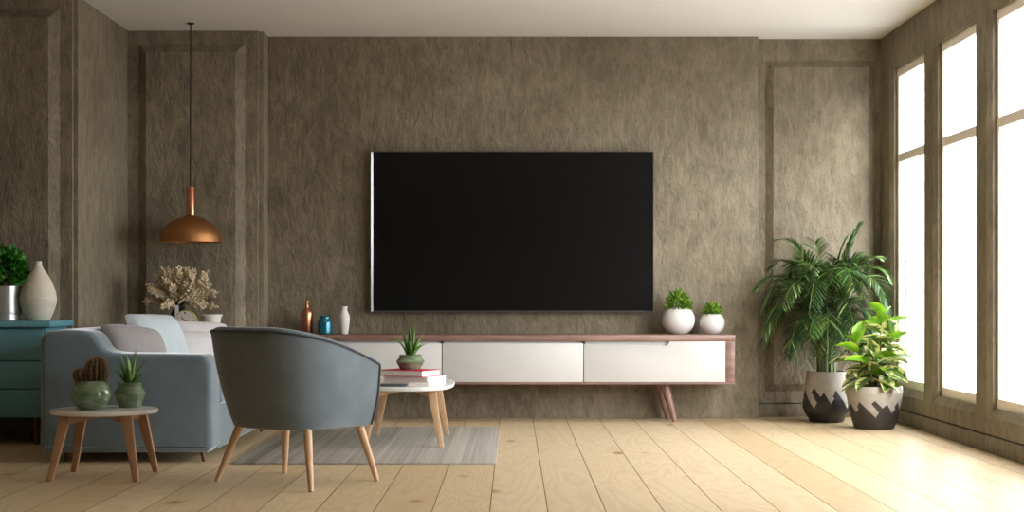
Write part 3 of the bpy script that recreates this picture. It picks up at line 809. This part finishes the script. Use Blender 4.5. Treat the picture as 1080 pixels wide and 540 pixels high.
# ------------------------------------------------------------------ books
def book(name, label, cx, cy, z, w_, d_, h_, rot, cover, page, ct=0.003, spine=True):
    t = thing(name, label, 'book', (cx, cy, z), rot)
    b = MB(); b.box(-w_/2+0.004, w_/2-0.004, -d_/2+0.003, d_/2-0.004, ct, h_-ct); b.build('pages', page, t)
    b = MB(); b.box(-w_/2, w_/2, -d_/2, d_/2, 0, ct); b.box(-w_/2, w_/2, -d_/2, d_/2, h_-ct, h_)
    b.box(-w_/2, -w_/2+0.004, -d_/2, d_/2, ct, h_-ct)
    b.build('cover', cover, t); return t
CT = 0.372
book('book', 'thick white book at the bottom of the pile on the coffee table', -0.588, 9.12, CT+0.0005, 0.31, 0.21, 0.047, R(-29), M['white_cover'], M['paper'])
book('book', 'crimson book on top of the pile under the aloe', -0.618, 9.115, CT+0.048, 0.30, 0.20, 0.037, R(-29), M['red_cover'], M['paper'])
t = thing('magazine', 'thin dark grey magazine lying at the front left of the coffee table', 'magazine', (-0.715, 8.865, CT+0.0005), R(-3))
b = MB(); b.box(-0.09, 0.09, -0.05, 0.05, 0, 0.012); b.build('cover', M['grey_plastic'], t, bevel=0.002)
b = MB(); b.box(-0.088, 0.086, -0.0506, 0.048, 0.003, 0.009); b.build('pages', M['grey_plastic'], t)
t = thing('notebook', 'thin white notebook lying in front of the stacked books', 'notebook', (-0.545, 8.885, CT+0.0005), R(-6))
b = MB(); b.box(-0.06, 0.06, -0.05, 0.05, 0.0, 0.003); b.box(-0.06, 0.06, -0.05, 0.05, 0.015, 0.018); b.box(-0.06, -0.057, -0.05, 0.05, 0.003, 0.015); b.build('cover', M['white_cover'], t)
b = MB(); b.box(-0.057, 0.058, -0.048, 0.048, 0.003, 0.015); b.build('pages', M['paper'], t)
ap2 = thing('aloe_pot', 'ridged green glazed pot with spiky aloe standing on the crimson book', 'potted plant', (-0.617, 9.12, CT+0.0855))
squat_pot(ap2, 1.10, 0.70); aloe(ap2, 0.075, 15, 0.215, 0.019, 0.9, 9, (S(110, 150, 52), S(76, 122, 40), S(66, 105, 36)))

# ------------------------------------------------------------------ teal chest of drawers
ch = thing('chest_of_drawers', 'teal painted chest of drawers standing at the left wall', 'chest of drawers', (-3.45, 9.35, 0))
b = MB(); b.box(-4.16, -2.774, 9.085, 9.585, 0.712, 0.747); rel(b.build('top', M['teal_paint'], bevel=0.003), ch)
b = MB(); b.box(-4.12, -2.815, 9.135, 9.575, 0.165, 0.712); rel(b.build('carcass', M['teal_paint'], bevel=0.003), ch)
for (z0_, z1_) in ((0.510, 0.700), (0.342, 0.504), (0.172, 0.336)):
    b = MB(); b.box(-4.10, -2.825, 9.117, 9.1345, z0_, z1_); rel(b.build('drawer', M['teal_paint'], bevel=0.003), ch)
for x in (-4.05, -2.89):
    for y in (9.2, 9.51):
        b = MB(); b.tube([(x, y, 0.165), (x, y, 0)], [0.022, 0.015], 14); rel(b.build('leg', M['metal_dark'], smooth=True), ch)
tvs = MB()
P = [(0.062, 0), (0.070, 0.004), (0.090, 0.045), (0.108, 0.10), (0.112, 0.135), (0.105, 0.18), (0.085, 0.235), (0.058, 0.282), (0.034, 0.318), (0.025, 0.338), (0.022, 0.358), (0.023, 0.366), (0.018, 0.367), (0.014, 0.33)]
fine = []
for a, c in zip(P, P[1:]):
    for k in range(4): f = k/4; fine.append((a[0]+(c[0]-a[0])*f, a[1]+(c[1]-a[1])*f))
fine.append(P[-1])
fine = [(r+(0.0007*math.sin(z*420) if 0.01 < z < 0.33 else 0), z) for r, z in fine]
tvs.lathe(fine, 56)
tag(tvs.build('teardrop_vase', M['cream_cer'], smooth=True, loc=(-2.925, 9.345, 0.747)), 'cream ribbed teardrop vase standing on the teal chest', 'vase')
lp = thing('potted_bush', 'bushy dark green plant in a silver cylinder pot on the teal chest', 'potted plant', (-3.115, 9.33, 0.747))
b = MB(); b.lathe([(0.082, 0), (0.086, 0.003), (0.086, 0.040), (0.083, 0.043), (0.083, 0.046), (0.088, 0.05), (0.090, 0.212), (0.085, 0.212), (0.084, 0.18)], 48); b.build('pot', M['pewter'], lp, smooth=True)
b = MB(); b.lathe([(0.084, 0.195), (0.001, 0.2)], 24, cap0=False); b.build('soil', M['soil'], lp)
b = MB(); clump(b, 900, 0, 0, 0.26, 0.115, 0.185, 0.045, [S(44, 112, 34), S(60, 140, 44), S(30, 84, 28), S(84, 160, 60)], up=-0.1, width=0.62)
for i in range(20):
    a = random.uniform(0, 2*PI); b.tube([(0.03*math.cos(a), 0.03*math.sin(a), 0.195), (0.08*math.cos(a), 0.08*math.sin(a), 0.40)], 0.002, 4, c=S(60, 90, 30))
b.build('foliage', M['leaf'], lp, colors=True)

# ------------------------------------------------------------------ corner table behind the sofa and what stands on it
ct = thing('corner_table', 'small white corner table behind the sofa carrying the dried bouquet and clock', 'table', (-2.32, 10.45, 0))
b = MB(); b.box(-0.36, 0.36, -0.22, 0.22, 0.62, 0.645); b.build('tabletop', M['white_lacq'], ct, bevel=0.004)
for sx in (-1, 1):
    for sy in (-1, 1):
        b = MB(); b.tube([(sx*0.31, sy*0.17, 0.62), (sx*0.33, sy*0.19, 0)], [0.018, 0.012], 12); b.build('leg', M['oak'], ct, smooth=True)
DZ = 0.645
dv = thing('dried_bouquet', 'black vase with white tag holding a beige dried plume bouquet', 'bouquet', (-2.31, 10.50, DZ))
b = MB(); b.lathe([(0.045, 0), (0.055, 0.01), (0.070, 0.06), (0.070, 0.10), (0.052, 0.145), (0.038, 0.17), (0.042, 0.185), (0.036, 0.185), (0.032, 0.16)], 40); b.build('vase', M['black_cer'], dv, smooth=True)
b = MB(); b.box(-0.012, 0.014, -0.080, -0.078, 0.105, 0.190); b.build('tag', M['white_cover'], dv)
rn = random.Random(5)
plumes = []
for i in range(44):
    th = 2*PI*i/44*5.3; el = [0.15, 0.5, 0.85, 1.25, -0.30][i % 5]+rn.uniform(-.12, .12)
    plumes.append((th, el, rn.uniform(0.85, 1.05)))
for th, el, kk in plumes:
    b = MB(); d = Vector((math.cos(th)*math.cos(el), math.sin(th)*math.cos(el)*0.7, math.sin(el)))
    st = Vector((0, 0, 0.17)); mid = st+Vector((d.x*0.07, d.y*0.07, 0.08)); ctr = Vector((0, 0, 0.250))
    tip = ctr+Vector((d.x*0.285, d.y*0.255, d.z*0.215))*kk*rn.uniform(0.8, 1.0)
    def bez(f): return st*(1-f)**2+mid*2*f*(1-f)+tip*f*f
    b.tube([bez(f/6) for f in range(7)], [0.0025]*6+[0.001], 5, mi=1)
    for k in range(70):
        f = 0.38+0.62*rn.random(); p = bez(f); ax = (bez(min(1, f+0.05))-bez(f-0.05)).normalized()
        dd = (ax*rn.uniform(0.5, 1.4)+Vector((rn.uniform(-1, 1), rn.uniform(-1, 1), rn.uniform(-1, 1)))).normalized()
        l = rn.uniform(0.022, 0.050)*(1.25-0.45*f)
        sd = dd.cross(Vector((rn.uniform(-1, 1), rn.uniform(-1, 1), rn.uniform(-1, 1)))).normalized()
        b.tube([p, p+dd*l*0.55+sd*0.003, p+dd*l], [0.004, 0.0098, 0.004], 5)
    b.build('plume', [M['dried'], M['driedstem']], dv, smooth=True)
ck = thing('desk_clock', 'small round clock with white face and yellowish rim beside the dried bouquet', 'clock', (-2.222, 10.30, DZ))
cz = 0.079
def disc(b, r, y0, y1, mi=0, seg=48, cx=0, cz_=cz):
    a = [b.vert((cx+r*math.cos(2*PI*k/seg), y0, cz_+r*math.sin(2*PI*k/seg))) for k in range(seg)]
    c = [b.vert((cx+r*math.cos(2*PI*k/seg), y1, cz_+r*math.sin(2*PI*k/seg))) for k in range(seg)]
    for k in range(seg): b.face((a[k], a[(k+1) % seg], c[(k+1) % seg], c[k]), mi)
    b.face(a, mi); b.face(list(reversed(c)), mi)
b = MB(); disc(b, 0.079, -0.018, 0.022); b.build('case', M['clock_rim'], ck, bevel=0.002)
b = MB(); disc(b, 0.072, -0.0195, -0.0182); b.build('dial', M['clock_face'], ck)
b = MB()
for k in range(12):
    a = PI/6*k; r_ = 0.0065 if k % 3 == 0 else 0.0022
    disc(b, r_, -0.0212, -0.0197, seg=16, cx=0.060*math.sin(a), cz_=cz+0.060*math.cos(a))
b.build('hour_marks', M['black_cer'], ck)
for ang, l, w_ in ((-0.62, 0.046, 0.0035), (1.05, 0.030, 0.0035)):
    b = MB(); d = Vector((math.sin(ang), 0, math.cos(ang))); s_ = Vector((d.z, 0, -d.x))*w_
    q = [Vector((0, -0.0216, cz))-d*0.008-s_, Vector((0, -0.0216, cz))-d*0.008+s_, Vector((0, -0.0216, cz))+d*l+s_*0.4, Vector((0, -0.0216, cz))+d*l-s_*0.4]
    b.hexa(q, [p+Vector((0, -0.0015, 0)) for p in q]); b.build('hand', M['black_cer'], ck)
wp = thing('white_planter', 'small white tapered pot with thin dry twigs beside the clock', 'pot', (-2.07, 10.42, DZ))
b = MB(); b.lathe([(0.042, 0), (0.046, 0.003), (0.066, 0.112), (0.071, 0.113), (0.072, 0.128), (0.066, 0.128), (0.064, 0.10)], 40); b.build('pot', M['white_matte'], wp, smooth=True)
b = MB(); b.lathe([(0.062, 0.108), (0.001, 0.112)], 24, cap0=False); b.build('soil', M['soil'], wp)
b = MB()
for i in range(16):
    a = rn.uniform(0, 2*PI); r0 = rn.uniform(0, 0.04); p0 = Vector((r0*math.cos(a), r0*math.sin(a), 0.105)); p1 = p0+Vector((rn.uniform(-.03, .03), rn.uniform(-.03, .03), rn.uniform(.07, .13))); p2 = p1+Vector((rn.uniform(-.03, .03), rn.uniform(-.02, .02), rn.uniform(.03, .08)))
    b.tube([p0, p1, p2], [0.0012, 0.001, 0.0005], 4)
    for q in range(4):
        pp = p1.lerp(p2, rn.random()); b.tube([pp, pp+Vector((rn.uniform(-.02, .02), rn.uniform(-.02, .02), rn.uniform(0, .02)))], [0.0009, 0.0022], 4)
b.build('twigs', M['driedstem'], wp)

# ------------------------------------------------------------------ patterned pots by the window
def patterned_pot(t, prof, H, sh, dark, ph=0.0):
    # dark mountains with slanted light slots
    fine = []
    for a, c in zip(prof, prof[1:]):
        K = max(1, int(abs(c[1]-a[1])/(H/70)))
        for k in range(K): f = k/K; fine.append((a[0]+(c[0]-a[0])*f, a[1]+(c[1]-a[1])*f))
    fine.append(prof[-1])
    nin = [i for i, p in enumerate(fine) if p[1] >= H*0.995]; first = nin[0]
    poly = [(0, -.1), (0, .65), (.397, .28), (.479, .40), (.296, .61), (.38, .684), (.575, .51), (.674, .60), (.852, .386), (.954, .49), (.912, .526), (1, .65), (1, -.1)]
    def fn(u, z):              # the motif repeats four times round the pot
        h = z/H
        q = ((u+ph) % 0.25)/0.25
        ins = False
        for (xa, ya), (xc, yc) in zip(poly, poly[1:]+poly[:1]):
            if (ya > h) != (yc > h) and q < (xc-xa)*(h-ya)/(yc-ya)+xa: ins = not ins
        return 1 if ins else 0
    b = MB(); b.lathe(fine, 240, mifn=fn)
    b.build('pot', [M['pot_light'], dark], t, smooth=True)
pp = thing('potted_palm', 'tall areca palm in a zigzag black and grey pot in the corner', 'potted plant', (2.24, 10.84, 0))
patterned_pot(pp, [(0.108, 0), (0.120, 0.004), (0.128, 0.025), (0.160, 0.075), (0.168, 0.11), (0.168, 0.16), (0.160, 0.24), (0.140, 0.35), (0.138, 0.362), (0.131, 0.362), (0.131, 0.30)], 0.362, 0, M['pot_dark'], 0.1275+0.089)
b = MB(); b.lathe([(0.131, 0.335), (0.001, 0.345)], 24, cap0=False); b.build('soil', M['soil'], pp)
PALM = [S(70, 100, 46), S(56, 84, 42), S(90, 120, 60), S(46, 70, 38), S(138, 158, 98)]
def frond(root, base, ctrl1, ctrl2, tip, rn, ll=0.17):
    b = MB(); K = 24
    P0, P1, P2, P3 = [Vector(v) for v in (base, ctrl1, ctrl2, tip)]
    pts = [P0*(1-f)**3+P1*3*f*(1-f)**2+P2*3*f*f*(1-f)+P3*f**3 for f in [k/K for k in range(K+1)]]
    gc = PALM[rn.randrange(4)]
    b.tube(pts, [0.0045*(1-0.8*k/K)+0.0009 for k in range(K+1)], 5, c=S(112, 132, 62))
    n = 38
    for q in range(n):
        f = 0.30+0.70*(q/(n-1)); x = f*K; i = min(K-1, int(x)); pp_ = pts[i].lerp(pts[i+1], x-i)
        tan = (pts[i+1]-pts[i]).normalized()
        side = tan.cross(Vector((0, 0, 1)))
        if side.length < 0.2: side = Vector((tip[1], -tip[0], 0))
        side.normalize()
        env = math.sin(PI*(0.10+0.86*(f-0.30)/0.70))**0.6
        for sg in (-1, 1):
            l = ll*(0.25+0.80*env)*rn.uniform(0.85, 1.12)
            sd = (side*sg*rn.uniform(0.75, 0.95)+tan*(0.55+0.35*f)+Vector((0, 0, 0.10))).normalized()
            c = tuple(x_*rn.uniform(0.75, 1.3) for x_ in (PALM[4] if rn.random() < 0.15 else gc)[:3])+(1,)
            flat = sd.cross(Vector((0, 0, 1))); flat = flat.normalized() if flat.length > 0.05 else side
            wvec = (flat+Vector((0, 0, rn.uniform(-0.5, 0.5)))).normalized()
            prev = None; P_ = pp_.copy(); dirv = sd.copy()
            for s_ in range(6):
                g = s_/5; wd = 0.0050*math.sin(PI*(0.14+0.84*g))**0.7
                a = b.vert(P_+wvec*wd, c); e = b.vert(P_-wvec*wd, c)
                if prev: b.face((prev[0], prev[1], e, a))
                prev = (a, e)
                dirv = (dirv+Vector((0, 0, -0.05-0.13*g))).normalized(); P_ = P_+dirv*(l/5)
    b.build('frond', M['palm'], root, colors=True)
rn = random.Random(21)
def reach(a, r):             # keep the crown clear of the walls behind and beside it
    c, s_ = math.cos(a), math.sin(a)
    if s_ > 0: r = min(r, 0.27/s_)
    if c > 0: r = min(r, 0.42/c)
    if s_ > 0 and c > 0: r = min(r, 0.34)
    return r
specs = []                   # azimuth, reach, apex height, tip height
for i in range(13): specs.append((i*360/13+rn.uniform(-10, 10), rn.uniform(0.44, 0.52), rn.uniform(1.02, 1.14), rn.uniform(0.70, 0.98)))
for i in range(18): specs.append((i*20+14+rn.uniform(-10, 10), rn.uniform(0.38, 0.48), rn.uniform(0.80, 0.98), rn.uniform(0.46, 0.68)))
for i in range(16): specs.append((i*22.5+rn.uniform(-12, 12), rn.uniform(0.24, 0.34), rn.uniform(1.08, 1.2), rn.uniform(0.98, 1.12)))
for i in range(8): specs.append((200+i*18+rn.uniform(-8, 8), rn.uniform(0.22, 0.33), rn.uniform(0.72, 0.9), rn.uniform(0.42, 0.55)))
for (az, r_, za, zt_) in specs:
    a = R(az); r_ = reach(a, r_); c, s_ = math.cos(a), math.sin(a); r0 = rn.uniform(0.02, 0.08)
    frond(pp, (r0*c, r0*s_, 0.335), (0.06*c, 0.06*s_, 0.33+(za-0.3)*0.75), (r_*0.62*c, r_*0.62*s_, za*1.13), (r_*c, r_*s_, zt_), rn)
for tip, c2 in (((0.21, -0.10, 1.40), (0.10, -0.05, 1.20)), ((0.13, -0.02, 1.30), (0.05, 0.0, 1.15)), ((-0.33, -0.08, 1.30), (-0.16, -0.06, 1.32)), ((-0.40, -0.05, 1.10), (-0.25, -0.02, 1.30)), ((0.41, -0.16, 1.02), (0.27, -0.10, 1.27)), ((-0.10, -0.10, 1.28), (-0.06, -0.05, 1.2)), ((0.33, -0.25, 1.16), (0.16, -0.12, 1.24))):
    frond(pp, (tip[0]*0.15, tip[1]*0.15, 0.335), (tip[0]*0.1, tip[1]*0.1, 0.85), c2, tip, rn, 0.15)

rp = thing('potted_rubber_plant', 'yellow-green variegated rubber plant in a grey pot with zigzag charcoal base', 'potted plant', (2.455, 10.31, 0))
patterned_pot(rp, [(0.125, 0), (0.134, 0.004), (0.150, 0.06), (0.168, 0.13), (0.182, 0.20), (0.189, 0.245), (0.187, 0.283), (0.184, 0.290), (0.175, 0.288), (0.174, 0.24)], 0.29, 0, M['pot_dark2'], 0.1275)
b = MB(); b.lathe([(0.174, 0.262), (0.001, 0.27)], 24, cap0=False); b.build('soil', M['soil'], rp)
def vleaf(b_, root, p, dirv, l, wd, rn, yel, centre):
    b = MB(); K = 12; J = 6
    dirv = dirv.normalized(); up = Vector((0, 0, 1)); sd = dirv.cross(up)
    if sd.length < 0.05: sd = Vector((1, 0, 0))
    sd.normalize()
    sd = (Matrix.Rotation(rn.uniform(-0.6, 0.6), 3, dirv) @ sd)
    P_ = p.copy(); dv_ = dirv.copy(); rows = []; seed = rn.uniform(0, 99)
    for k in range(K+1):
        f = k/K; w_ = wd*math.sin(PI*min(1, f*0.97+0.03)**0.85)**0.75 if 0 < k < K else wd*0.05
        nrm = sd.cross(dv_).normalized(); row = []
        for j in range(-J//2, J//2+1):
            u = j/(J/2)
            q = P_+sd*u*w_+nrm*(abs(u)**1.5*w_*0.35)*(1 if nrm.z > 0 else -1)
            blot = 0.5+0.5*math.sin(9*f+seed+2.5*math.copysign(1, u))*math.cos(17*f*1.3+seed*1.7)
            edge = abs(u) > 0.40+0.42*blot or f > 0.93
            if yel: c = S(150, 190, 40) if edge else S(110, 165, 40)
            else: c = S(214, 216, 136) if edge else (S(38, 78, 34) if blot > 0.3 else S(84, 128, 48))
            if abs(u) < 0.05 and not yel: c = S(120, 150, 70)
            w = centre+q
            if w.x > 2.75: q.x = 2.75-centre.x
            row.append(b.vert(q, c))
        rows.append(row)
        dv_ = (dv_+Vector((0, 0, -0.055))).normalized(); P_ = P_+dv_*(l/K)
    for a_, c_ in zip(rows, rows[1:]):
        for j in range(len(a_)-1): b.face((a_[j], a_[j+1], c_[j+1], c_[j]))
    b.build('leaf', M['rubber'], root, smooth=True, colors=True)
rn = random.Random(4); cen = Vector((2.455, 10.31, 0))
stems = [((0.0, -0.03), (0.05, -0.05), 0.50), ((-0.05, 0.02), (-0.12, -0.02), 0.33), ((0.06, -0.04), (0.10, -0.08), 0.36), ((-0.02, -0.07), (-0.05, -0.13), 0.22), ((0.03, 0.05), (0.04, 0.08), 0.28)]
for si, ((x, y), (tx, ty), h) in enumerate(stems):
    b = MB(); p0 = Vector((x, y, 0.262)); p1 = Vector((tx, ty, 0.27+h))
    def sp_(f): return p0.lerp(p1, f)+Vector((0.012*math.sin(5*f+si), 0.012*math.cos(4*f+si), 0))
    b.tube([sp_(k/8) for k in range(9)], [0.007-0.0004*k for k in range(9)], 8); b.build('stem', M['stem'], rp, smooth=True)
    n = int(8+h*20)
    for k in range(n):
        f = 0.15+0.85*k/(n-1); a = k*2.399+si; el = 0.12+0.95*(f**3)+rn.uniform(-.12, .12)
        if f < 0.45: el = rn.uniform(-0.15, 0.25)
        d = Vector((math.cos(a)*math.cos(el), math.sin(a)*math.cos(el), math.sin(el)))
        l = (0.215 if f < 0.85 else 0.15)*rn.uniform(0.8, 1.1)
        # little petiole
        vleaf(b, rp, sp_(f)+d*0.004, d, l, 0.050*rn.uniform(0.85, 1.15), rn, rn.random() < (0.08 if f < 0.75 else 0.4), cen)
